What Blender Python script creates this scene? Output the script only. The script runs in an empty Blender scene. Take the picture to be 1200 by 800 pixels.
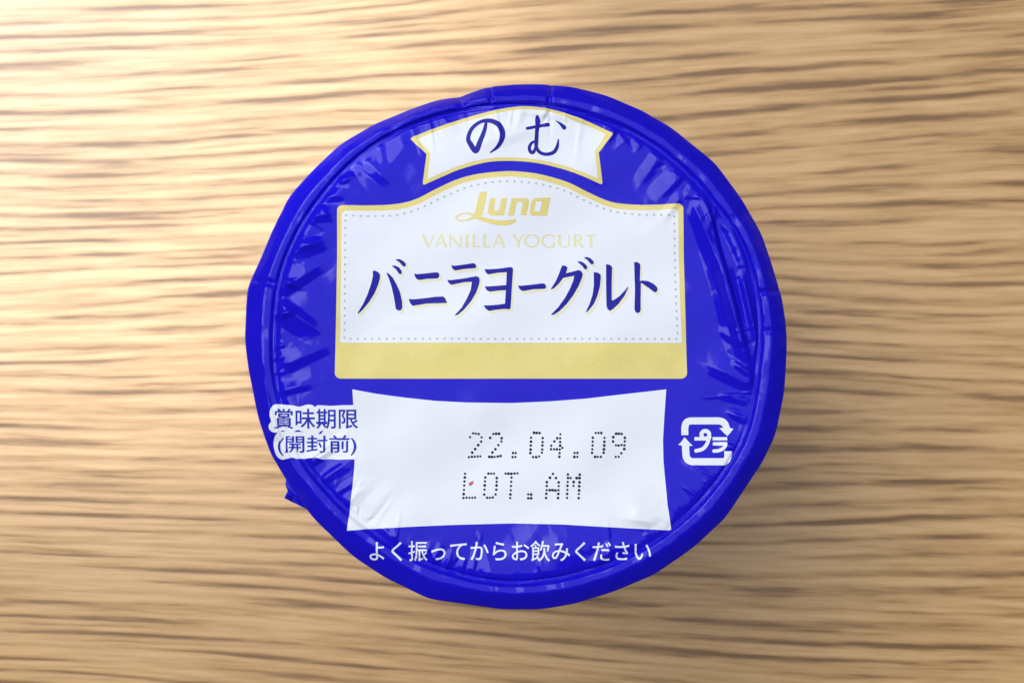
import bpy, bmesh, math, random
import numpy as np
from mathutils import Vector, Matrix
from mathutils.geometry import delaunay_2d_cdt

# ------------------------------------------------------------------ camera, world, lights, exposure
scene = bpy.context.scene
C = scene.collection
MM = 0.001
LID_Z = 72.0          # height of the film membrane above the table, mm
CAM_D = 235.0         # camera above the membrane, mm
W_PX, H_PX = 1200.0, 800.0
MM_PX = 0.1166        # mm per photo pixel on the membrane

cam_d = bpy.data.cameras.new('camera'); cam = bpy.data.objects.new('camera', cam_d); C.objects.link(cam)
scene.camera = cam
TILT = math.radians(2.2)
cam.location = (0.0, -CAM_D * math.tan(TILT) * MM, (LID_Z + CAM_D) * MM)
cam.rotation_euler = (TILT, 0, 0)
cam_d.sensor_width = 36.0
cam_d.lens = 36.0 * CAM_D / math.cos(TILT) / (W_PX * MM_PX)
cam_d.clip_start = 0.01; cam_d.clip_end = 50
cam_d.dof.use_dof = True
cam_d.dof.focus_distance = CAM_D * MM / math.cos(TILT)
cam_d.dof.aperture_fstop = 62.0

world = bpy.data.worlds.new('World'); scene.world = world; world.use_nodes = True
bg = world.node_tree.nodes['Background']
bg.inputs['Color'].default_value = (0.93, 0.96, 1.0, 1); bg.inputs['Strength'].default_value = 0.10

def area(name, loc, u, v, su, sv, power, color, spread=180):
    """rectangular lamp with side directions u, v; shines along u x v reversed (local -Z)"""
    ld = bpy.data.lights.new(name, 'AREA'); ld.shape = 'RECTANGLE'
    ld.size = su; ld.size_y = sv; ld.energy = power; ld.color = color
    ld.spread = math.radians(spread)
    o = bpy.data.objects.new(name, ld); C.objects.link(o)
    u = Vector(u).normalized(); v = Vector(v); v = (v - u * v.dot(u)).normalized(); w = u.cross(v)
    m = Matrix((u, v, w)).transposed().to_4x4(); m.translation = Vector(loc); o.matrix_world = m
    return o

# ceiling panel whose reflection lies over the upper left of the tabletop
area('ceiling_lamp', (-0.76, 0.60, 1.5), (1, 0, 0), (0, 1, 0), 1.12, 1.30, 28.0, (1.0, 0.97, 0.93))
# broad pale ceiling bounce
area('ceiling_bounce', (0.20, 0.55, 2.2), (1, 0, 0), (0, 1, 0), 1.8, 2.1, 19.0, (0.97, 0.98, 1.0))
# daylight shaft from a window up to the left, falls on the table left of the cup
d = Vector((0.50, -0.50, -0.75)).normalized()
u = (Vector((1, 0, 0)) - d * d.x)
pool = Vector((-0.250, 0.198, 0.0))
area('window_shaft', pool - d * 0.7, u, (-d).cross(u), 0.36, 0.36, 0.57, (0.88, 0.97, 1.36), 3)

scene.view_settings.view_transform = 'Standard'; scene.view_settings.look = 'None'
scene.view_settings.gamma = 1.0; scene.view_settings.use_curve_mapping = False
scene.view_settings.exposure = 0.0

# ------------------------------------------------------------------ materials
def mat(name, col, rough=0.4, spec=0.5, metallic=0.0):
    m = bpy.data.materials.new(name); m.use_nodes = True
    b = m.node_tree.nodes['Principled BSDF']
    b.inputs['Base Color'].default_value = (*col, 1); b.inputs['Roughness'].default_value = rough
    b.inputs['Specular IOR Level'].default_value = spec; b.inputs['Metallic'].default_value = metallic
    return m

def nodes(m): return m.node_tree.nodes, m.node_tree.links, m.node_tree.nodes['Principled BSDF']

def film(name, col, rough, spec, var=0.06, bump=0.02, scale=9000.0):
    """printed film: faint mottling of the ink and a fine relief"""
    m = mat(name, col, rough, spec); N, L, B = nodes(m)
    tc = N.new('ShaderNodeTexCoord')
    nz = N.new('ShaderNodeTexNoise'); nz.inputs['Scale'].default_value = scale; nz.inputs['Detail'].default_value = 2
    n2 = N.new('ShaderNodeTexNoise'); n2.inputs['Scale'].default_value = 160; n2.inputs['Detail'].default_value = 3
    L.new(tc.outputs['Object'], nz.inputs['Vector']); L.new(tc.outputs['Object'], n2.inputs['Vector'])
    mx = N.new('ShaderNodeMath'); mx.operation = 'ADD'
    L.new(nz.outputs['Fac'], mx.inputs[0]); L.new(n2.outputs['Fac'], mx.inputs[1])
    mr = N.new('ShaderNodeMapRange'); mr.inputs['From Min'].default_value = 0.6; mr.inputs['From Max'].default_value = 1.4
    mr.inputs['To Min'].default_value = 1 - var; mr.inputs['To Max'].default_value = 1 + var
    L.new(mx.outputs[0], mr.inputs['Value'])
    vm = N.new('ShaderNodeVectorMath'); vm.operation = 'SCALE'; vm.inputs[0].default_value = col
    L.new(mr.outputs['Result'], vm.inputs['Scale']); L.new(vm.outputs['Vector'], B.inputs['Base Color'])
    bp = N.new('ShaderNodeBump'); bp.inputs['Strength'].default_value = 1.0; bp.inputs['Distance'].default_value = bump * MM
    L.new(n2.outputs['Fac'], bp.inputs['Height']); L.new(bp.outputs['Normal'], B.inputs['Normal'])
    return m

M_BLUE = film('blue_film', (0.010, 0.006, 0.60), 0.13, 0.165, 0.05, 0.012)
M_WHITE = film('white_ink', (0.76, 0.82, 0.95), 0.30, 0.18, 0.015, 0.04)
M_HALO = M_WHITE
M_GOLD = film('gold_ink', (0.73, 0.645, 0.235), 0.34, 0.25, 0.10, 0.04, 5200)
M_TITLE = film('title_shadow_ink', (0.76, 0.77, 0.58), 0.38, 0.2, 0.04, 0.04)
M_GOLDP = film('pale_gold_ink', (0.73, 0.71, 0.43), 0.38, 0.3, 0.04, 0.04)
M_NAVY = film('navy_ink', (0.014, 0.014, 0.34), 0.35, 0.10, 0.08, 0.04)
M_CAP = film('caption_ink', (0.018, 0.030, 0.46), 0.35, 0.10, 0.06, 0.04)
M_STITCH = film('grey_stitch_ink', (0.44, 0.48, 0.48), 0.4, 0.2, 0.05, 0.04)
M_BLACK = mat('black_inkjet', (0.006, 0.005, 0.03), 0.6, 0.2)
M_RED = film('red_speck', (0.50, 0.12, 0.12), 0.5, 0.2)
M_CUP = mat('white_plastic', (0.80, 0.80, 0.78), 0.35, 0.5)

def wood():
    m = mat('wood', (0.4, 0.26, 0.13), 0.33, 0.75); N, L, B = nodes(m)
    def math_(op, a, b=None):
        n = N.new('ShaderNodeMath'); n.operation = op
        for i, x in enumerate((a, b)):
            if x is None: continue
            if isinstance(x, (int, float)): n.inputs[i].default_value = x
            else: L.new(x, n.inputs[i])
        return n.outputs[0]
    tc = N.new('ShaderNodeTexCoord'); sp = N.new('ShaderNodeSeparateXYZ'); L.new(tc.outputs['Object'], sp.inputs[0])
    x, y = sp.outputs[0], sp.outputs[1]
    # growth lines fan out gently to the right
    k = math_('SUBTRACT', 1.0, math_('MULTIPLY', x, 0.9))
    yy = math_('MULTIPLY', y, k)
    cb = N.new('ShaderNodeCombineXYZ'); L.new(x, cb.inputs[0]); L.new(yy, cb.inputs[1])
    def noise(sx, sy, detail=2, rough=0.5, off=0.0, warp=None, wamt=0.0):
        mp = N.new('ShaderNodeMapping'); mp.inputs['Scale'].default_value = (sx, sy, 1); mp.inputs['Location'].default_value = (off, off * 1.7, 0)
        L.new(cb.outputs[0], mp.inputs['Vector'])
        vec = mp.outputs[0]
        if warp is not None:
            c2 = N.new('ShaderNodeCombineXYZ'); L.new(math_('MULTIPLY', math_('SUBTRACT', warp, 0.5), wamt), c2.inputs[1])
            ad = N.new('ShaderNodeVectorMath'); ad.operation = 'ADD'; L.new(vec, ad.inputs[0]); L.new(c2.outputs[0], ad.inputs[1]); vec = ad.outputs[0]
        nz = N.new('ShaderNodeTexNoise'); nz.inputs['Scale'].default_value = 1; nz.inputs['Detail'].default_value = detail; nz.inputs['Roughness'].default_value = rough
        L.new(vec, nz.inputs['Vector']); return nz.outputs['Fac']
    w1 = noise(8, 26, 1, 0.4, 3.1)                  # slow drift of the growth lines
    w2 = noise(60, 90, 2, 0.5, 8.4)                  # small wobble
    ph = math_('ADD', math_('MULTIPLY', yy, 350.0), math_('ADD', math_('MULTIPLY', w1, 4.5), math_('MULTIPLY', w2, 0.3)))
    sn = math_('ADD', math_('MULTIPLY', math_('SINE', math_('MULTIPLY', ph, 6.2832)), 0.5), 0.5)
    line = math_('POWER', sn, 2.0)
    w3 = noise(40, 200, 2, 0.5, 6.6)
    ph2 = math_('ADD', math_('MULTIPLY', yy, 660.0), math_('ADD', math_('MULTIPLY', w1, 9.0), math_('MULTIPLY', w3, 1.6)))
    line2 = math_('POWER', math_('ADD', math_('MULTIPLY', math_('SINE', math_('MULTIPLY', ph2, 6.2832)), 0.5), 0.5), 1.5)
    brk2 = noise(38, 260, 2, 0.5, 12.2)
    brk2 = math_('MINIMUM', math_('MAXIMUM', math_('MULTIPLY', math_('SUBTRACT', brk2, 0.40), 4.0), 0.0), 1.0)
    brk = noise(26, 150, 2, 0.5, 2.2, w1, 1.0)      # the lines fade in and out along their length
    brk = math_('MINIMUM', math_('MAXIMUM', math_('MULTIPLY', math_('SUBTRACT', brk, 0.30), 3.2), 0.0), 1.0)
    big = noise(24, 380, 2, 0.5, 7.3, w1, 1.3)
    mid = noise(50, 760, 2, 0.55, 1.9, w1, 2.2)
    fine = noise(150, 2200, 3, 0.6, 5.2, w1, 15.0)
    wide = noise(7, 40, 2, 0.5, 11.0)
    s = math_('ADD', math_('MULTIPLY', big, 0.30), math_('ADD', math_('MULTIPLY', mid, 0.30), math_('MULTIPLY', fine, 0.20)))
    s = math_('ADD', s, math_('MULTIPLY', wide, 0.16))
    s = math_('SUBTRACT', math_('ADD', s, 0.235), math_('ADD', math_('MULTIPLY', math_('MULTIPLY', line, brk), 0.19), math_('MULTIPLY', math_('MULTIPLY', line2, brk2), 0.10)))
    rp = N.new('ShaderNodeValToRGB'); L.new(s, rp.inputs['Fac'])
    e = rp.color_ramp.elements
    e[0].position = 0.49; e[0].color = (0.165, 0.074, 0.010, 1)
    e[1].position = 0.76; e[1].color = (0.60, 0.372, 0.158, 1)
    a = e.new(0.56); a.color = (0.285, 0.148, 0.038, 1)
    a = e.new(0.625); a.color = (0.44, 0.252, 0.084, 1)
    L.new(rp.outputs['Color'], B.inputs['Base Color'])
    mr = N.new('ShaderNodeMapRange'); L.new(s, mr.inputs['Value']); mr.inputs['From Min'].default_value = 0.4; mr.inputs['From Max'].default_value = 0.85
    mr.inputs['To Min'].default_value = 0.45; mr.inputs['To Max'].default_value = 0.30
    L.new(mr.outputs[0], B.inputs['Roughness'])
    bp = N.new('ShaderNodeBump'); bp.inputs['Strength'].default_value = 0.6; bp.inputs['Distance'].default_value = 0.0001
    L.new(s, bp.inputs['Height']); L.new(bp.outputs[0], B.inputs['Normal'])
    return m
M_WOOD = wood()

# ------------------------------------------------------------------ helpers
def obj(name, me, m, parent=None):
    o = bpy.data.objects.new(name, me); C.objects.link(o)
    if m and not me.materials: me.materials.append(m)
    if parent: o.parent = parent
    return o

def mesh(name, vs, fs, smooth=True):
    me = bpy.data.meshes.new(name); me.from_pydata([tuple(v) for v in vs], [], fs); me.update()
    if smooth: me.polygons.foreach_set('use_smooth', [True] * len(me.polygons))
    return me

# photo pixel -> point on the membrane plane, in mm (through the camera set above)
def px(p):
    p = np.asarray(p, float)
    f = CAM_D / math.cos(TILT) / MM_PX
    X = p[..., 0] - W_PX / 2; Y = H_PX / 2 - p[..., 1]
    ct, st = math.cos(TILT), math.sin(TILT)
    dx, dy, dz = X, Y * ct + f * st, Y * st - f * ct
    t = -CAM_D / dz
    return np.stack([dx * t, -CAM_D * math.tan(TILT) + dy * t], -1)

CEN = px((606.0, 404.0))                       # lid centre, mm

# ------------------------------------------------------------------ tabletop
bm = bmesh.new()
bmesh.ops.create_cube(bm, size=1.0)
bmesh.ops.scale(bm, vec=(1.1, 0.7, 0.024), verts=bm.verts); bmesh.ops.translate(bm, vec=(0, 0.02, -0.012), verts=bm.verts)
bmesh.ops.bevel(bm, geom=bm.edges[:], offset=0.002, segments=3, affect='EDGES')
me = bpy.data.meshes.new('tabletop'); bm.to_mesh(me); bm.free()
top = obj('tabletop', me, M_WOOD); top['kind'] = 'structure'; top['label'] = 'oak tabletop with fine horizontal grain under the cup'

# ------------------------------------------------------------------ the film: outline and height field
OUT = [(299,313),(318,268),(337,229),(366,197),(398,167),(439,143),(483,125),(512,115),(541,111),(548,108),(570,100),(600,97),(638,96.5),(672,100),(708,108.5),(752,127),
       (787,147),(839,189),(871,232),(894,272),(906,308),(918,347),(924,387),(924,411),(921,460),(910.5,510),(894,544),(851,608),(813,643),(766,675),(717,695),
       (673,708.5),(635,715),(588,715),(550,709.5),(503,703),(451,678),(413,653),(366,608),(334,563),(314,529),(301,490),(289,431),(285,396),(287,350),(289,332)]
INN = [(331,310),(354,261),(387,216),(422,181),(470,150),(520,132),(570,124),(606,122.5),(644,124),(687,133),(731,149),(775,175),(816,212),(862,269),(880,310),(889,350),(892,396),
       (884,463),(874,510),(848,556),(816,594),(775,629),(717,661),(658,678),(605,684),(561,680),(503,663),(450,634),(400,593),(357,545),(336,500),(322,446),(320,402),(323,350)]
def polar(pts):
    q = px(np.array(pts)) - CEN
    a = np.arctan2(q[:, 1], q[:, 0]); r = np.hypot(q[:, 0], q[:, 1]); i = np.argsort(a); return a[i], r[i]
oa, orr = polar(OUT); ia, irr = polar(INN)
# chords stay straight between the traced corners: sample the polygon, not the radius
def poly_radius(a, r):
    x, y = r * np.cos(a), r * np.sin(a)
    A, R = [], []
    for i in range(len(a)):
        j = (i + 1) % len(a)
        for t in np.linspace(0, 1, 24, endpoint=False):
            X, Y = x[i] * (1 - t) + x[j] * t, y[i] * (1 - t) + y[j] * t
            A.append(math.atan2(Y, X)); R.append(math.hypot(X, Y))
    A, R = np.array(A), np.array(R); k = np.argsort(A); return A[k], R[k]
oA, oR = poly_radius(oa, orr)
iA, iR = poly_radius(ia, irr)
def smooth_per(A, R, n):
    g = np.linspace(-math.pi, math.pi, 1440, endpoint=False)
    v = np.interp(g, A, R, period=2 * math.pi); k = np.hanning(n + 2)[1:-1]; k /= k.sum()
    v = np.convolve(np.concatenate([v[-n:], v, v[:n]]), k, 'same')[n:-n]
    return g, v
oA, oR = smooth_per(oA, oR, 29)
iA, iR = smooth_per(iA, iR, 61)
def r_out(th): return np.interp(th, oA, oR, period=2 * math.pi)
def r_in(th): return np.interp(th, iA, iR, period=2 * math.pi)

rng = np.random.default_rng(11)
def ss(a, b, x): t = np.clip((x - a) / (b - a), 0, 1); return t * t * (3 - 2 * t)

# creases read off the photograph: (x0,y0, x1,y1 in photo px, rise side width mm, fall side width mm, height mm)
CREASE = [
 # right side: the big folds
 (822,222, 888,470, 2.6, 0.7, 0.75), (838,300, 880,452, 1.0, 2.2, 0.55), (868,318, 893,430, 0.8, 0.8, 0.45), (852,255, 884,330, 1.4, 0.6, 0.5),
 (812,240, 850,330, 1.6, 0.9, 0.40), (800,205, 770,235, 2.2, 0.8, 0.28), (775,180, 745,225, 1.6, 1.0, 0.22), (800,228, 775,262, 1.2, 0.8, 0.22),
 (888,455, 815,420, 2.6, 1.4, 0.45), (860,425, 895,450, 0.7, 0.7, 0.30), (870,405, 840,385, 1.6, 0.8, 0.20),
 (880,470, 845,462, 0.6, 1.0, 0.18), (880,490, 852,484, 0.6, 1.0, 0.16), (866,525, 846,520, 0.5, 0.9, 0.14),
 # left side
 (322,345, 392,300, 1.4, 3.0, 0.50), (322,352, 385,395, 2.6, 1.2, 0.55), (328,326, 356,338, 0.7, 0.5, 0.35), (325,372, 352,362, 0.8, 0.5, 0.35), (322,368, 340,366, 0.4, 0.4, 0.25),
 (330,430, 395,400, 1.4, 2.6, 0.40), (322,460, 372,448, 0.9, 1.4, 0.34), (336,300, 392,275, 1.8, 1.0, 0.40), (345,285, 380,290, 0.9, 1.4, 0.3), (362,255, 396,250, 1.2, 1.6, 0.36),
 (388,215, 420,205, 0.8, 0.8, 0.34), (378,232, 410,228, 1.0, 1.8, 0.30),
 (320,420, 332,418, 0.5, 0.5, 0.3), (320,408, 334,404, 0.5, 0.5, 0.28), (320,436, 332,436, 0.5, 0.5, 0.28),
 # lower left
 (352,545, 410,505, 1.4, 0.9, 0.30), (372,565, 418,535, 1.2, 0.8, 0.28), (388,582, 420,560, 0.8, 0.8, 0.22), (400,596, 440,560, 1.2, 1.6, 0.20),
 # bottom
 (506,662, 520,630, 0.9, 0.9, 0.26), (520,668, 530,645, 0.6, 0.8, 0.24), (538,674, 545,652, 0.6, 0.8, 0.22), (580,684, 560,620, 2.6, 1.6, 0.25), (690,668, 740,622, 2.6, 1.4, 0.35), (640,676, 655,626, 2.2, 2.2, 0.18), (735,650, 790,612, 1.4, 1.4, 0.25),
 # lower right
 (835,572, 826,562, 0.5, 0.5, 0.22), (800,600, 770,560, 2.2, 1.4, 0.18), (770,612, 725,606, 1.2, 1.0, 0.22), (740,598, 782,608, 1.6, 1.6, 0.18),
 # top
 (641,122, 636,140, 0.6, 0.8, 0.28), (600,128, 690,140, 0.9, 0.9, 0.16), (655,128, 700,150, 0.6, 0.8, 0.22), (722,150, 706,175, 0.8, 0.6, 0.22), (560,170, 640,148, 1.4, 2.0, 0.12), (612,126, 606,150, 0.7, 0.9, 0.18),
 (480,165, 440,215, 2.0, 2.0, 0.22), (430,190, 470,225, 1.4, 2.2, 0.22), (520,140, 535,155, 0.9, 0.9, 0.16),
 # faint ones in the printed field
 (430,600, 470,560, 2.0, 2.0, 0.08), (560,540, 700,600, 5.0, 5.0, 0.08), (450,380, 540,378, 1.2, 1.2, 0.05), (760,260, 800,330, 3.0, 3.0, 0.10),
]
CR = []
for x0, y0, x1, y1, wl, wr, a in CREASE:
    p = px((x0, y0)) - CEN; q = px((x1, y1)) - CEN; CR.append((p, q, wl, wr, a * (1.4 if a > 0.15 else 1.8)))
# short puckers all round, where the film was drawn over the rim
for i in range(120):
    th = rng.uniform(-math.pi, math.pi); L = rng.uniform(0.8, 4.0) if rng.random() < 0.75 else rng.uniform(4, 8)
    if -3.0 < th < -2.62: continue
    r0 = float(r_in(th)) - 0.1; th2 = th + rng.normal(0, 0.05)
    CR.append((np.array([r0 * math.cos(th), r0 * math.sin(th)]), np.array([(r0 - L) * math.cos(th2), (r0 - L) * math.sin(th2)]),
               rng.uniform(0.25, 0.9), rng.uniform(0.25, 0.9), rng.uniform(0.05, 0.2) * (1 if rng.random() < 0.7 else -0.8)))
NW = [(rng.normal(0, 1, 2) * s, rng.uniform(0, 6.28), a) for s, a in [(0.20, 0.11)] * 6 + [(0.5, 0.018)] * 8]
TRI = []
for i in range(11):
    an = rng.uniform(0, math.pi); wl_ = rng.uniform(2.4, 6.0); TRI.append((np.array([math.cos(an), math.sin(an)]) * 2 / (2 * wl_), rng.uniform(0, 2), rng.uniform(0.02, 0.06)))
RIMD = [(math.radians(a), w, d_) for a, w, d_ in [(96.0, 0.010, 0.35), (82.5, 0.008, 0.45), (103, 0.02, 0.5), (166, 0.012, 0.4), (12, 0.012, 0.35), (150, 0.03, 0.2), (30, 0.02, 0.2), (-158, 0.02, 0.25), (3, 0.015, 0.2), (120, 0.03, 0.2), (58, 0.02, 0.12), (-62, 0.02, 0.12), (-115, 0.02, 0.14)]]

RT = np.linspace(0, 1, 201)
_z = np.interp(np.linspace(-0.1, 1.1, 241), [-0.1, 0, 0.03, 0.10, 0.14, 0.33, 0.40, 0.70, 1.0, 1.1], [-0.15, -0.12, -0.03, 0.34, 0.43, 0.50, 0.45, -0.42, -1.45, -1.9])
_k = np.hanning(14)[1:-1]; RZ = np.convolve(_z, _k / _k.sum(), 'same')[20:221]

for i in range(46): RIMD.append((rng.uniform(-math.pi, math.pi), rng.uniform(0.004, 0.02), rng.uniform(-0.05, 0.09)))

def height(x, y):
    """film height (mm over the membrane plane) at x, y in mm from the lid centre"""
    x = np.asarray(x, float); y = np.asarray(y, float)
    r = np.hypot(x, y); th = np.arctan2(y, x)
    ri, ro = r_in(th), r_out(th)
    mem = 0.25 * (r / 33.0) ** 2 - 0.25
    for k, ph, a in NW: mem = mem + a * np.sin(k[0] * x + k[1] * y + ph)
    marg = ss(21.0, 27.0, r)
    for k, ph, a in TRI:
        u_ = (k[0] * x + k[1] * y + ph + 0.35 * np.sin(0.11 * (k[1] * x - k[0] * y) * 9 + ph)) % 2.0
        mem = mem + marg * a * np.abs(u_ - 1.0)
    for p, q, wl, wr, a in CR:
        dv = q - p; L = math.hypot(*dv); t = dv / L
        s = (x - p[0]) * t[0] + (y - p[1]) * t[1]; dd = -(x - p[0]) * t[1] + (y - p[1]) * t[0]
        msk = (s > -0.6) & (s < L + 0.6) & (dd > -wl) & (dd < wr)
        if not msk.any(): continue
        env = ss(-0.6, 0.15 * L + 0.3, s) * (1 - ss(0.45 * L, L + 0.6, s))
        tri = np.clip(np.where(dd < 0, 1 + dd / wl, 1 - dd / wr), 0, 1)
        tri = tri - 0.0; tri = np.where(tri > 0.92, tri - (tri - 0.92) ** 2 / 0.16, tri)   # rounded crest
        tri = np.where(tri < 0.15, tri * tri / 0.3, tri - 0.075)
        mem = mem + a * env * tri * msk
    edge = ss(0.0, 1.4, ri - r)
    mem = mem * (0.35 + 0.65 * edge) - (0.17 + 0.13 * np.sin(7 * th + 1.3 * np.sin(3 * th + 1))) * (1 - 0.85 * np.exp(-((th + 2.82) / 0.16) ** 2)) * np.exp(-((r - ri + 0.30) / 0.24) ** 2)
    # shoulder over the rim
    t = (r - ri) / (ro - ri)
    tt = np.clip(t, 0, 1.0)
    sh = np.interp(tt, RT, RZ)
    sh = sh * np.where(tt < 0.45, 1 - 0.6 * np.exp(-((th + 2.80) / 0.19) ** 4) * (1 - ss(0.3, 0.45, tt)), 1.0)
    dent = 0
    for a, w, d_ in RIMD:
        da = (th - a + math.pi) % (2 * math.pi) - math.pi
        dent = dent + d_ * np.exp(-(da / w) ** 2) * ss(0.0, 0.25, t)
    for k, ph, a in NW[6:]: sh = sh + a * 1.2 * np.sin(2.2 * (k[0] * x + k[1] * y) + ph)
    return np.where(t > 0, sh - dent, mem + 0.10 * 0 - 0.0)

def normals(x, y, e=0.06):
    gx = (height(x + e, y) - height(x - e, y)) / (2 * e); gy = (height(x, y + e) - height(x, y - e)) / (2 * e)
    n = np.stack([-gx, -gy, np.ones_like(gx)], -1); return n / np.linalg.norm(n, axis=-1, keepdims=True)

# ------------------------------------------------------------------ the cup
cup = bpy.data.objects.new('yogurt_cup', None); C.objects.link(cup)
cup.location = (CEN[0] * MM, CEN[1] * MM, 0); cup.empty_display_size = 0.02
cup['label'] = 'small yogurt cup sealed with wrinkled glossy blue film printed with a white and gold label'
cup['category'] = 'yogurt cup'

def lathe(prof, n=128):
    vs, fs = [], []
    for r, z in prof:
        for i in range(n):
            a = 2 * math.pi * i / n; vs.append((r * math.cos(a) * MM, r * math.sin(a) * MM, z * MM))
    for j in range(len(prof) - 1):
        for i in range(n): fs.append((j * n + i, j * n + (i + 1) % n, (j + 1) * n + (i + 1) % n, (j + 1) * n + i))
    fs.append(tuple(range(n - 1, -1, -1)))
    fs.append(tuple(range((len(prof) - 1) * n, len(prof) * n)))
    return vs, fs
vs, fs = lathe([(22.5, 0.8), (23.0, 0.0), (25.0, 0.0), (25.8, 0.8), (29.6, 58.0), (31.0, 60.5), (31.2, 66.5), (33.6, 67.2), (33.8, 68.4), (33.2, 69.2), (32.0, 70.0), (30.5, 69.0), (29.5, 62.0), (25.0, 2.0), (22.5, 1.4)])
obj('cup_body', mesh('cup_body', vs, fs), M_CUP, cup)

# film: one sheet over membrane and shoulder, then the skirt hanging below the rim
NT = 1300
th = np.linspace(-math.pi, math.pi, NT, endpoint=False)
fr = np.concatenate([np.linspace(0.012, 0.70, 90, endpoint=False), np.linspace(0.70, 1.0, 110, endpoint=False)])
rows = []
ri, ro = r_in(th), r_out(th)
for f in fr: r = ri * f; rows.append((r, height(r * np.cos(th), r * np.sin(th))))
for t in np.concatenate([np.linspace(0.0, 0.4, 14, endpoint=False), np.linspace(0.4, 1.0, 14)]):
    r = ri + (ro - ri) * np.clip(t, 1e-4, 1); rows.append((r, height(r * np.cos(th), r * np.sin(th))))
pleat = 0.14 * np.sin(37 * th + 2 * np.sin(5 * th)) + 0.10 * np.sin(83 * th + 3 * np.sin(7 * th))
z_edge = rows[-1][1]
for j, (dz, dr) in enumerate([(-0.6, 0.03), (-1.4, -0.05), (-2.2, -0.25), (-3.2, -0.7), (-4.2, -1.3), (-5.0, -1.9)]):
    rows.append((ro + dr + pleat * (j / 5.0), z_edge + dz + 0.25 * np.sin(9 * th + j) * (j == 5)))
vs = [(0, 0, (LID_Z + float(height(0.0, 0.0))) * MM)]; fs = []
for r, z in rows: vs += list(np.stack([r * np.cos(th) * MM, r * np.sin(th) * MM, (LID_Z + z) * MM], -1))
for i in range(NT): fs.append((0, 1 + i, 1 + (i + 1) % NT))
for j in range(len(rows) - 1):
    a, b = 1 + j * NT, 1 + (j + 1) * NT
    for i in range(NT): k = (i + 1) % NT; fs.append((a + i, b + i, b + k, a + k))
lid = obj('lid_film', mesh('lid_film', vs, fs), M_BLUE, cup)
lid['label'] = 'wrinkled glossy blue film lid drawn over the rim'

# loose corner of film sticking out below the rim at the lower left
fl = [px(p) - CEN for p in [(338,556),(333,562),(332.5,568),(334.5,576),(331,584),(339,589),(347,592),(356,597),(372,594),(352,570)]]
zz = [-1.6, -1.9, -1.7, -2.3, -1.9, -2.6, -2.0, -2.2, -1.8, -1.6]
cx = sum(p[0] for p in fl) / len(fl); cy = sum(p[1] for p in fl) / len(fl)
vs = [(cx * MM, cy * MM, (LID_Z - 1.4) * MM)] + [(p[0] * MM, p[1] * MM, (LID_Z + z) * MM) for p, z in zip(fl, zz)]
nf = len(fl)
vs += [(v[0], v[1], v[2] - 0.00012) for v in vs]
fs = []
for i in range(nf):
    a, b = 1 + i, 1 + (i + 1) % nf
    fs += [(0, b, a), (nf + 1, nf + 1 + a, nf + 1 + b), (a, b, nf + 1 + b, nf + 1 + a)]
me = mesh('film_flap', vs, fs, False)
bm = bmesh.new(); bm.from_mesh(me); bmesh.ops.recalc_face_normals(bm, faces=bm.faces); bm.to_mesh(me); bm.free()
obj('film_flap', me, M_BLUE, cup)

# ------------------------------------------------------------------ prints on the film
def ccw(P):
    a = sum(P[i][0] * P[(i + 1) % len(P)][1] - P[(i + 1) % len(P)][0] * P[i][1] for i in range(len(P)))
    return P if a > 0 else P[::-1]

def spline(pts, n=6, closed=False):
    """Catmull-Rom through points of any dimension"""
    P = [np.array(p, float) for p in pts]; out = []; N = len(P)
    for i in range(N if closed else N - 1):
        g = (lambda j: P[j % N]) if closed else (lambda j: P[min(max(j, 0), N - 1)])
        p0, p1, p2, p3 = g(i - 1), g(i), g(i + 1), g(i + 2)
        for t in np.linspace(0, 1, n, endpoint=False):
            out.append(0.5 * (2 * p1 + (p2 - p0) * t + (2 * p0 - 5 * p1 + 4 * p2 - p3) * t * t + (3 * p1 - p0 - 3 * p2 + p3) * t ** 3))
    if not closed: out.append(P[-1])
    return out

def disc(c, r, n=12): return [(c[0] + r * math.cos(2 * math.pi * i / n), c[1] + r * math.sin(2 * math.pi * i / n)) for i in range(n)]

def stroke(pts, smooth=True, caps=True, n=5):
    """pts: (x, y, width); returns polygons whose union is the stroke"""
    P = spline(pts, n) if smooth and len(pts) > 2 else [np.array(p, float) for p in pts]
    out = []
    for i in range(len(P) - 1):
        a, b = P[i], P[i + 1]; dv = b[:2] - a[:2]; L = math.hypot(*dv)
        if L < 1e-6: continue
        nn = np.array([-dv[1], dv[0]]) / L
        out.append([tuple(a[:2] + nn * a[2] / 2), tuple(a[:2] - nn * a[2] / 2), tuple(b[:2] - nn * b[2] / 2), tuple(b[:2] + nn * b[2] / 2)])
        if i > 0: out.append(disc(a, a[2] / 2, 10))
    if caps: out += [disc(P[0], P[0][2] / 2, 10), disc(P[-1], P[-1][2] / 2, 10)]
    return out

def crop(polys, ox, oy, s): return [[(ox + p[0] / s, oy + p[1] / s) for p in q] for q in polys]
def shift(polys, dx, dy): return [[(p[0] + dx, p[1] + dy) for p in q] for q in polys]

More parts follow.
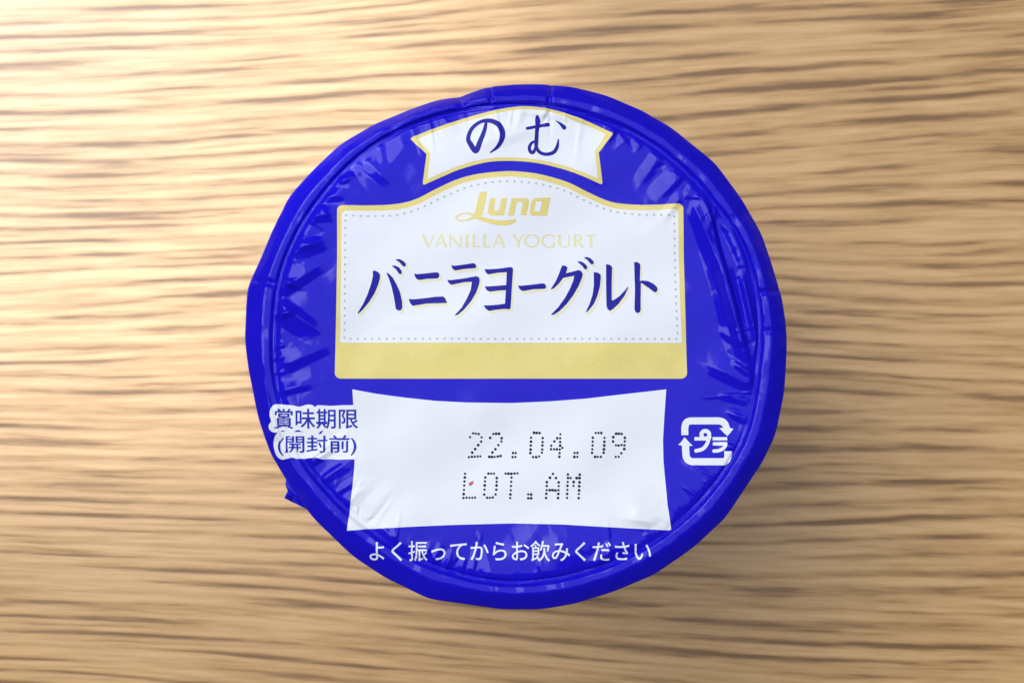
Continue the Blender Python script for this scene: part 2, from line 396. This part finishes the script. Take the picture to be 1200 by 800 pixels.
def print_mesh(name, polys, layer, m, parent, grid=4.0):
    """lay flat artwork (photo px polygons, united) onto the film as a thin ink layer"""
    co, faces = [], []
    for q in polys:
        q = ccw([tuple(map(float, p)) for p in q]); dense = []
        for i in range(len(q)):                              # long edges get vertices of their own so they follow the film
            a, b = np.array(q[i]), np.array(q[(i + 1) % len(q)]); n_ = max(1, int(math.ceil(math.hypot(*(b - a)) / 2.5)))
            dense += [tuple(a + (b - a) * (k / n_)) for k in range(n_)]
        q = dense; faces.append(list(range(len(co), len(co) + len(q)))); co += [Vector(p) for p in q]
    xs = [c.x for c in co]; ys = [c.y for c in co]
    G = []
    for g, lo, hi in ((4.0, 0, 175), (1.7, 175, 262), (0.9, 262, 330)):       # denser where the film is puckered
        X, Y = np.meshgrid(np.arange(min(xs) + 0.37, max(xs), g), np.arange(min(ys) + 0.41, max(ys), g))
        R = np.hypot(X - 606, Y - 404); k = (R >= lo) & (R < hi); G += list(zip(X[k].tolist(), Y[k].tolist()))
    co += [Vector(g) for g in G]
    v, e, f, ov, oe, of = delaunay_2d_cdt(co, [], faces, 0, 1e-3)
    V2 = np.array([(p.x, p.y) for p in v]); Tn = np.array([t[:3] for t in f]); cc = V2[Tn].mean(1); ins = np.zeros(len(cc), bool)
    order = np.argsort(cc[:, 0]); sx = cc[order, 0]
    for q in polys:
        q = np.array(q, float); lo, hi = q.min(0), q.max(0)
        c = order[np.searchsorted(sx, lo[0]):np.searchsorted(sx, hi[0], 'right')]
        c = c[(cc[c, 1] >= lo[1]) & (cc[c, 1] <= hi[1]) & ~ins[c]]
        if not len(c): continue
        X, Y = cc[c, 0], cc[c, 1]; w_ = np.zeros(len(c), bool)
        for i in range(len(q)):
            a, b = q[i], q[(i + 1) % len(q)]
            if a[1] == b[1]: continue
            w_ ^= ((a[1] > Y) != (b[1] > Y)) & (X < (b[0] - a[0]) * (Y - a[1]) / (b[1] - a[1]) + a[0])
        ins[c[w_]] = True
    f = [t for t, k in zip(f, ins) if k]
    used = sorted({i for t in f for i in t}); mp = {i: k for k, i in enumerate(used)}
    p2 = px(np.array([(v[i].x, v[i].y) for i in used])) - CEN
    # ink lies on the film: slide each point along its sight line only by the film's small rise (parallax is negligible)
    z = height(p2[:, 0], p2[:, 1]); nr = normals(p2[:, 0], p2[:, 1])
    pos = np.stack([p2[:, 0], p2[:, 1], LID_Z + z], -1) + nr * (0.03 + 0.028 * layer)
    fs = []
    for t in f:
        t = [mp[i] for i in t]; a, b, c = (p2[i] for i in t[:3])
        if (b[0] - a[0]) * (c[1] - a[1]) - (b[1] - a[1]) * (c[0] - a[0]) < 0: t = t[::-1]
        fs.append(t)
    me = mesh(name, pos * MM, fs)
    me.normals_split_custom_set_from_vertices([tuple(n) for n in nr])
    return obj(name, me, m, parent)

def text_polys(s, x0, y0, x1, y1, bold=0.0):
    cu = bpy.data.curves.new('t', 'FONT'); cu.body = s; cu.size = 1.0; cu.resolution_u = 3; cu.offset = bold
    o = bpy.data.objects.new('t', cu); C.objects.link(o)
    dg = bpy.context.evaluated_depsgraph_get(); me = bpy.data.meshes.new_from_object(o.evaluated_get(dg))
    V = np.array([v.co[:2] for v in me.vertices]); F = [list(p.vertices) for p in me.polygons]
    bpy.data.objects.remove(o); bpy.data.curves.remove(cu); bpy.data.meshes.remove(me)
    lo, hi = V.min(0), V.max(0); U = (V - lo) / (hi - lo)
    Q = np.stack([x0 + U[:, 0] * (x1 - x0), y1 - U[:, 1] * (y1 - y0)], -1)
    return [[tuple(Q[i]) for i in f] for f in F]

# --- main label panel: gold plate, white field, stitching
TOPC = [(402,241),(433,241),(462,239.5),(486,234),(512,221),(535,210.5),(560,204),(590,201),(610,201.5),(635,205),(665,213.5),(689,225),(717,236.5),(746,240),(770,240),(795,239)]
def rounded(c, r, a0, a1, n=6): return [(c[0] + r * math.cos(math.radians(a0 + (a1 - a0) * i / n)), c[1] + r * math.sin(math.radians(a0 + (a1 - a0) * i / n))) for i in range(n + 1)]
gold = [tuple(p) for p in spline(TOPC, 4)] + rounded((795,245), 5.5, -80, 0)[1:] + [(801.3,300),(803,360)] + rounded((798.5,436.5), 7, 0, 90) + rounded((399.5,436.5), 7, 90, 180) + [(394.2,360),(395.4,300)] + rounded((401.5,247), 6, 180, 265)[:-1]
panel = print_mesh('label_panel', [gold], 1, M_GOLD, lid); panel['label'] = 'gold plate of the main label with bottom band'
TOPW = [(405,247.5),(433,247.5),(463,246),(487,240.5),(513,227.5),(536,217),(560,210.5),(590,207.5),(610,208),(634,211.5),(663,219.8),(687,231),(716,242.8),(746,246.3),(770,246.2),(791,245.3)]
white = [tuple(p) for p in spline(TOPW, 4)] + [(794.5,247.5),(795.5,300),(797.3,360),(799.3,401.5),(398.6,401.5),(399.3,360),(400.3,300),(400.8,251)]
fld = print_mesh('label_field', [white], 2, M_WHITE, lid); fld['label'] = 'white field of the main label'

STT = [(406,253),(433,253.5),(466,252),(491,244.5),(518,231.6),(546,220),(562.5,216),(579,213.6),(596,212.8),(614,213.6),(630,215.6),(646,219),(663,224),(687,235.5),(717,247),(746,251.3),(770,252),(790,252)]
path = [tuple(p) for p in spline(STT, 8)] + [(790.6,300),(792.5,360),(794.4,396.8),(600,396.8),(403.5,396.8),(404,360),(404.6,300),(405.2,256)]
def along(path, step):
    out = []; acc = 0.0
    for i in range(len(path)):
        a, b = np.array(path[i]), np.array(path[(i + 1) % len(path)]); L = math.hypot(*(b - a)); t = (b - a) / max(L, 1e-9)
        s = step - acc if acc else 0.0
        while s < L: out.append((a + t * s, t)); s += step
        acc = (acc + L) % step
    return out
st = []
for p, t in along(path, 8.5):
    n_ = np.array([-t[1], t[0]]); st.append([tuple(p + t * 1.35 * c + n_ * 1.0 * s_) for c, s_ in [(-1, -.7), (-.6, -1), (.6, -1), (1, -.7), (1, .7), (.6, 1), (-.6, 1), (-1, .7)]])
print_mesh('stitch_line', st, 3, M_STITCH, lid, None)['label'] = 'dotted grey stitching round the white field'

# --- ribbon banner
BT = [(483,161),(503,153),(524,145.5),(556,135.5),(591,127.5),(617,124.8),(644,128),(673,137),(696,146),(714,154.5)]
BB = [(703,215.5),(680,205.5),(658,198),(629,191.5),(600,189),(570,190.5),(540,198.5),(520,206.5),(498,216.5)]
ban = [tuple(p) for p in spline(BT, 4)] + [(717.5,156.2),(717.5,158.5),(701.5,179.5),(706,214),(705,216)] + [tuple(p) for p in spline(BB, 4)] + [(496,216.5),(495.5,214.5),(500,181),(481.5,164),(481.5,162)]
print_mesh('banner', [ban], 1, M_GOLD, lid)['label'] = 'gold edge of the ribbon banner'
BT2 = [(489,163.5),(503,157.5),(524,149.8),(556,139.8),(591,131.8),(617,129),(644,132),(672,141),(694,150),(710,158)]
BB2 = [(700.5,209.6),(681,201.5),(659,194),(629,187.5),(600,185),(570,186.5),(540,194.3),(520,202),(501,210.5)]
ban2 = [tuple(p) for p in spline(BT2, 4)] + [(697,178.5)] + [tuple(p) for p in spline(BB2, 4)] + [(504.5,180)]
print_mesh('banner_field', [ban2], 2, M_WHITE, lid)['label'] = 'white face of the ribbon banner'
no = stroke([(238,112,26),(222,190,38),(185,285,46),(142,378,52),(92,315,48),(70,262,40),(105,170,36),(190,105,32),(285,98,42),(360,140,48),(392,215,54),(378,285,44),(340,345,32),(278,394,12)])
mu = stroke([(716,58,30),(720,90,50),(718,130,42),(712,200,36),(708,290,38),(706,345,34)]) + stroke([(706,345,34),(740,392,32),(800,410,32),(868,392,34),(903,340,32),(914,270,12)]) \
   + stroke([(705,290,22),(668,300,26),(642,345,30),(655,388,34),(680,392,32),(700,352,26)]) + stroke([(622,170,28),(720,150,28),(815,132,36)]) + stroke([(890,95,6),(935,125,26),(968,158,42)])
bl = crop(no + mu, 540, 130, 8)
print_mesh('banner_lettering', bl, 3, M_NAVY, lid, None)['label'] = 'navy brush lettering on the banner'

# --- brand word and subtitle
lu = [[(295,92),(318,78),(368,78),(352,170),(322,300),(240,312),(262,230)]] + stroke([(232,292,22),(170,280,14),(105,296,13),(74,322,14),(115,350,14),(190,341,16),(262,318,34),(355,345,42),(460,368,46),(560,368,44),(615,352,34),(632,342,16)])
lu += [[(392,140),(446,140),(428,240),(440,258),(478,258),(500,140),(556,140),(525,300),(400,302),(374,285),(374,262)]]
lu += [[(596,140),(740,140),(760,158),(758,185),(735,298),(680,298),(700,185),(692,174),(645,174),(618,302),(562,302)]]
lu += [[(812,138),(962,132),(925,302),(790,302),(766,288),(764,262),(784,165)]]
hole = [(825,172),(880,170),(862,264),(818,266),(808,255)]
luna = crop(lu, 525, 215, 8)
print_mesh('brand_lettering', luna, 3, M_GOLD, lid, None)['label'] = 'gold script brand word'
print_mesh('brand_counter', crop([hole], 525, 215, 8), 4, M_WHITE, lid, None)

def bar(x0, y0, x1, y1, w0, w1=None): return stroke([(x0, y0, w0), (x1, y1, w1 or w0)], False, False)
def ring(cx_, cy_, rx, ry, w_thick, w_thin, a0=0, a1=360, n=28):
    pts = []
    for i in range(n + 1):
        a = math.radians(a0 + (a1 - a0) * i / n); c = abs(math.cos(a)); pts.append((cx_ + rx * math.cos(a), cy_ - ry * math.sin(a), w_thin + (w_thick - w_thin) * c))
    return stroke(pts, False, False)
def flare(x, y0, y1, w): return bar(x, y0, x, (y0 + y1) / 2, w * 1.45, w) + bar(x, (y0 + y1) / 2, x, y1, w, w * 1.45)
T, B_ = 100, 250; K, k_ = 26, 13
def L_A(x0, x1): m_ = (x0 + x1) / 2 - 4; return bar(x0 + 6, B_, m_, T, k_ + 3, k_) + bar(m_, T - 4, x1 - 12, B_, K, K + 5) + bar(x0 + 35, 200, x1 - 40, 200, k_)
def L_V(x0, x1): m_ = (x0 + x1) / 2 + 6; return bar(x0 + 10, T, m_, B_ + 4, K + 5, K) + bar(x1 - 4, T, m_ + 2, B_ - 6, k_ + 3, k_)
def L_L(x0, x1): return flare(x0 + 12, T, B_, K) + bar(x0 + 6, B_ - 6, x1, B_ - 8, k_, k_ + 6)
sub = L_V(95, 240) + L_A(252, 392) + flare(424, T, B_, 14) + bar(416, T + 4, 548, B_ - 2, K, K) + flare(553, T, B_, 14) + flare(622, T, B_, K) + L_L(690, 775) + L_L(815, 895) + L_A(925, 1072)
sub = crop(sub, 485, 264.6, 10)
T, B_ = 95, 245
s2 = bar(112, T, 175, 180, K + 4, K) + bar(232, T, 175, 178, k_ + 3, k_) + bar(174, 168, 174, B_, K, K + 8) + ring(332, 170, 78, 72, K, k_) + ring(535, 170, 80, 72, K, k_, 42, 318) + bar(592, 180, 592, 240, K - 4) \
   + flare(655, T, 200, K) + ring(712, 195, 58, 48, 22, k_, 180, 360) + flare(770, T, 200, 15) + flare(838, T, B_, K) + ring(862, 132, 50, 34, K, k_, -90, 90) + bar(838, 98, 866, 98, k_) + bar(838, 166, 866, 166, k_) + bar(862, 162, 932, B_, K, K + 6) \
   + bar(965, 103, 1085, 103, 16) + flare(1026, T, B_, K)
sub += crop(s2, 590, 265, 10)
print_mesh('subtitle_lettering', sub, 3, M_GOLDP, lid, None)['label'] = 'small pale gold capitals under the brand word'

# --- title
t1 = [[(268,172),(300,172),(335,192),(352,215),(352,260),(330,340),(285,440),(220,540),(150,625),(90,680),(95,655),(150,565),(205,450),(250,320),(268,240)],
      [(425,190),(455,205),(500,250),(545,330),(585,420),(610,530),(613,600),(600,630),(570,637),(540,622),(532,590),(515,480),(485,350),(455,260)],
      [(490,113),(530,110),(575,130),(603,170),(608,200),(590,213),(570,200),(540,155)], [(530,40),(580,35),(625,55),(655,90),(657,112),(635,125),(615,112),(580,70)],
      [(752,205),(790,210),(900,200),(1010,188),(1040,195),(1048,215),(1045,245),(1025,260),(900,265),(820,277),(785,270),(765,245)],
      [(687,500),(740,505),(870,492),(1000,475),(1095,472),(1115,490),(1140,548),(1090,550),(900,555),(735,582),(705,550)]]
t2 = [[(185,108),(230,112),(340,98),(445,82),(470,92),(482,120),(470,140),(340,150),(235,168),(205,150)],
      [(140,278),(185,280),(330,262),(480,235),(510,245),(522,275),(515,330),(480,430),(420,530),(340,625),(270,685),(230,700),(240,680),(310,605),(370,500),(415,400),(430,300),(340,305),(190,335),(160,315)],
      [(578,152),(640,155),(760,145),(885,128),(908,140),(912,165),(902,300),(890,500),(882,610),(870,625),(820,618),(720,628),(630,643),(590,615),(568,578),(640,578),(740,570),(818,558),(828,400),(740,405),(640,418),(600,395),(580,355),(640,355),(740,348),(832,340),(838,190),(740,195),(620,215),(592,190)]]
t3 = [[(68,345),(110,348),(230,335),(355,318),(385,325),(400,350),(395,378),(370,383),(250,388),(125,410),(90,390)],
      [(590,108),(630,115),(650,130),(645,165),(632,200),(700,185),(780,162),(810,175),(830,205),(822,250),(780,350),(720,455),(640,560),(560,640),(500,680),(458,690),(465,675),(540,600),(620,490),(680,380),(720,280),(730,230),(600,255),(560,310),(500,370),(455,392),(460,375),(510,300),(550,210),(575,140)],
      [(765,65),(800,60),(845,80),(875,110),(883,135),(870,158),(848,150),(820,110)], [(842,18),(880,10),(920,25),(955,60),(960,80),(940,100),(920,88),(885,45)]]
t4 = [[(258,188),(300,190),(335,210),(342,240),(330,360),(300,470),(260,560),(200,635),(165,662),(170,645),(210,560),(245,450),(260,340)],
      [(402,95),(430,97),(465,112),(474,135),(470,300),(470,515),(485,520),(560,470),(625,400),(660,355),(660,375),(620,465),(550,560),(480,625),(445,642),(420,620),(408,580),(405,400)],
      [(733,68),(765,68),(795,82),(806,105),(800,290),(830,285),(900,293),(960,325),(1000,360),(1008,395),(990,425),(965,420),(900,370),(812,310),(808,500),(808,635),(795,660),(770,668),(745,655),(735,620),(742,400),(738,250),(735,120)]]
title = crop(t1, 410, 300, 10) + crop(t2, 510, 300, 10) + crop(t3, 600, 300, 10) + crop(t4, 670, 300, 10)
print_mesh('title_shadow_ink', shift(title, 1.3, 2.3) + shift(title, 2.3, 3.0) + shift(title, 2.0, 1.2), 3, M_TITLE, lid, None)['label'] = 'pale gold offset edge of the title'
print_mesh('title_lettering', title, 4, M_NAVY, lid, None)['label'] = 'large navy title lettering'

# --- date panel and ink-jet date
dp = [(413,456),(440,461),(474,465.6),(510,469.5),(547,471.4),(600,472),(645,470),(687,466.8),(746,460),(781,456),(778.5,492),(777.2,515),(777.6,540),(779,558),(782,590),(786.6,621),(731,618),(658,614),(600,613),(532,614.6),(474,617),(407,621),(410,597),(413,573),(415.5,545),(416,533),(415.5,505),(414.5,481)]
print_mesh('date_panel', [dp], 1, M_WHITE, lid)['label'] = 'white panel with concave sides for the date'
D1 = [(243,73),(275,78),(308,82),(207,118),(342,121),(337,172),(302,213),(267,259),(232,301),(193,354),(228,350),(262,349),(296,346),(328,345),(480,82),(513,79),(547,79),(443,128),(578,132),(575,170),(540,214),(505,261),(470,300),(433,350),(465,352),(497,351),(533,347),(566,341),(712,306),(744,306),(707,353),(740,353),
      (958,68),(990,70),(1024,72),(924,126),(924,172),(921,217),(918,265),(915,306),(1060,131),(1059,177),(1057,217),(1055,264),(1051,301),(947,353),(983,354),(1018,346)]
D2 = [(267,86),(230,133),(265,133),(197,170),(265,177),(160,220),(264,219),(291,245),(157,261),(193,262),(226,262),(260,264),(258,306),(255,349),(433,304),(467,304),(430,350),(465,350),(680,70),(712,71),(746,71),(646,126),(645,172),(643,216),(640,261),(637,303),(783,127),(782,173),(780,216),(777,261),(773,301),(673,349),(705,349),(740,349),
      (920,79),(953,79),(986,81),(886,119),(884,170),(1023,127),(1022,169),(918,215),(950,217),(985,212),(1018,215),(1016,258),(982,307),(915,350),(950,349)]
D3 = [(105,70),(103,101),(100,133),(98,167),(96,203),(94,238),(92,270),(118,268),(142,268),(165,268),(188,267),(299,69),(322,69),(345,69),(273,101),(270,133),(268,166),(267,200),(264,241),(368,105),(367,136),(366,166),(364,201),(358,240),(288,267),(311,268),(335,265),(442,68),(465,69),(489,70),(515,67),(540,66),(490,101),(488,135),(486,170),(484,206),(481,240),(479,270),
      (628,239),(652,240),(628,271),(652,271),(833,70),(808,102),(858,104),(782,138),(880,140),(781,170),(880,171),(780,204),(806,204),(829,204),(853,207),(878,204),(778,234),(877,235),(776,269),(875,269),(957,74),(1054,76),(957,103),(979,104),(1028,104),(1052,104),(955,136),(1004,137),(1052,139),(953,168),(1002,169),(1050,171),(952,201),(1049,206),(950,235),(1047,236),(949,268),(1045,270)]
rd = random.Random(4)
dots = lambda D, ox, oy, s: [disc((ox + p[0] / s, oy + p[1] / s), 1.55 * rd.uniform(0.86, 1.14), 10) for p in D]
print_mesh('date_dots', dots(D1, 530, 500, 10) + dots(D2, 630, 500, 10), 2, M_BLACK, lid, None)['label'] = 'black dot matrix date'
print_mesh('lot_dots', dots(D3, 530, 545, 7.0588), 2, M_BLACK, lid, None)['label'] = 'black dot matrix lot mark'
print_mesh('red_speck', [[(549,566.5),(551,564.8),(554.5,563.3),(555,565),(553.5,568),(551,569),(549.5,568.5)]], 2, M_RED, lid, None)['label'] = 'tiny reddish speck beside the lot mark'

# --- best-before caption with its white halo
hb = [(160,80),(185,45),(230,32),(330,38),(410,45),(470,58),(530,42),(575,34),(615,42),(640,62),(670,42),(800,48),(930,42),(1070,40),(1085,300),(1085,622),(900,628),(800,622),(720,622),(640,605),(520,618),(440,618),(400,606),(345,614),(290,626),(250,614),(215,580),(195,520),(185,460),(195,400),(220,355),(238,336),(190,332),(155,312),(138,282),(142,250),(167,222),(167,200),(152,150)]
hb = [tuple(p) for p in spline(hb[:14], 3)] + [tuple(p) for p in spline(hb[15:], 3)]
print_mesh('caption_halo', crop([hb], 300, 470, 9.19), 2, M_HALO, lid)['label'] = 'white halo behind the best before caption'
cap = text_polys('賞味期限', 321.4, 478.6, 419.6, 502.2, 0.011) + text_polys('(開封前)', 325.8, 509.6, 418.0, 533.4, 0.011)
cap += crop([[(415,328),(440,310),(465,308),(490,322),(525,327)], [(265,322),(285,312),(310,318),(300,326)], [(672,350),(690,330),(712,314),(726,318),(700,350)]], 300, 470, 9.19)
print_mesh('best_before_lettering', cap, 3, M_CAP, lid, None)['label'] = 'navy best before caption'

# --- shaking instruction along the bottom
print_mesh('instruction_lettering', text_polys('よく振ってからお飲みください', 433.0, 633.0, 762.6, 657.2, 0.006), 1, M_WHITE, lid, None)['label'] = 'white instruction lettering along the bottom rim'

# --- plastic recycling mark
rc = stroke([(190,316,88),(190,222,88),(200,175,88),(222,150,88),(262,138,88),(450,138,88),(625,138,88),(665,150,88),(695,180,86),(718,240,80)], False, False) + [[(620,228),(680,226),(755,228),(797,236),(760,285),(720,328),(680,290)]]
rc += stroke([(727,515,92),(727,585,92),(715,625,92),(680,648,88),(450,648,88),(275,648,88),(235,632,88),(205,590,90),(200,520,90),(198,440,90)], False, False) + [[(108,438),(150,395),(185,342),(225,385),(287,450),(200,455)]]
rc += stroke([(310,362,44),(440,362,44)], False, False) + stroke([(500,335,46),(488,370,46),(465,430,46),(410,490,46),(315,515,46)], True, False)
rc += stroke([(447 + 49 * math.cos(a), 312 + 49 * math.sin(a), 50) for a in np.linspace(0, 2 * math.pi, 25)], False, False)
rc += stroke([(537,362,42),(718,362,42)], False, False) + stroke([(540,425,42),(718,425,42)], False, False) + stroke([(697,425,42),(690,455,42),(655,492,42),(600,512,42),(545,515,44)], True, False)
print_mesh('recycling_mark', crop(rc, 785, 480, 10.667), 1, M_WHITE, lid, None)['label'] = 'white plastic recycling mark with two arrows'
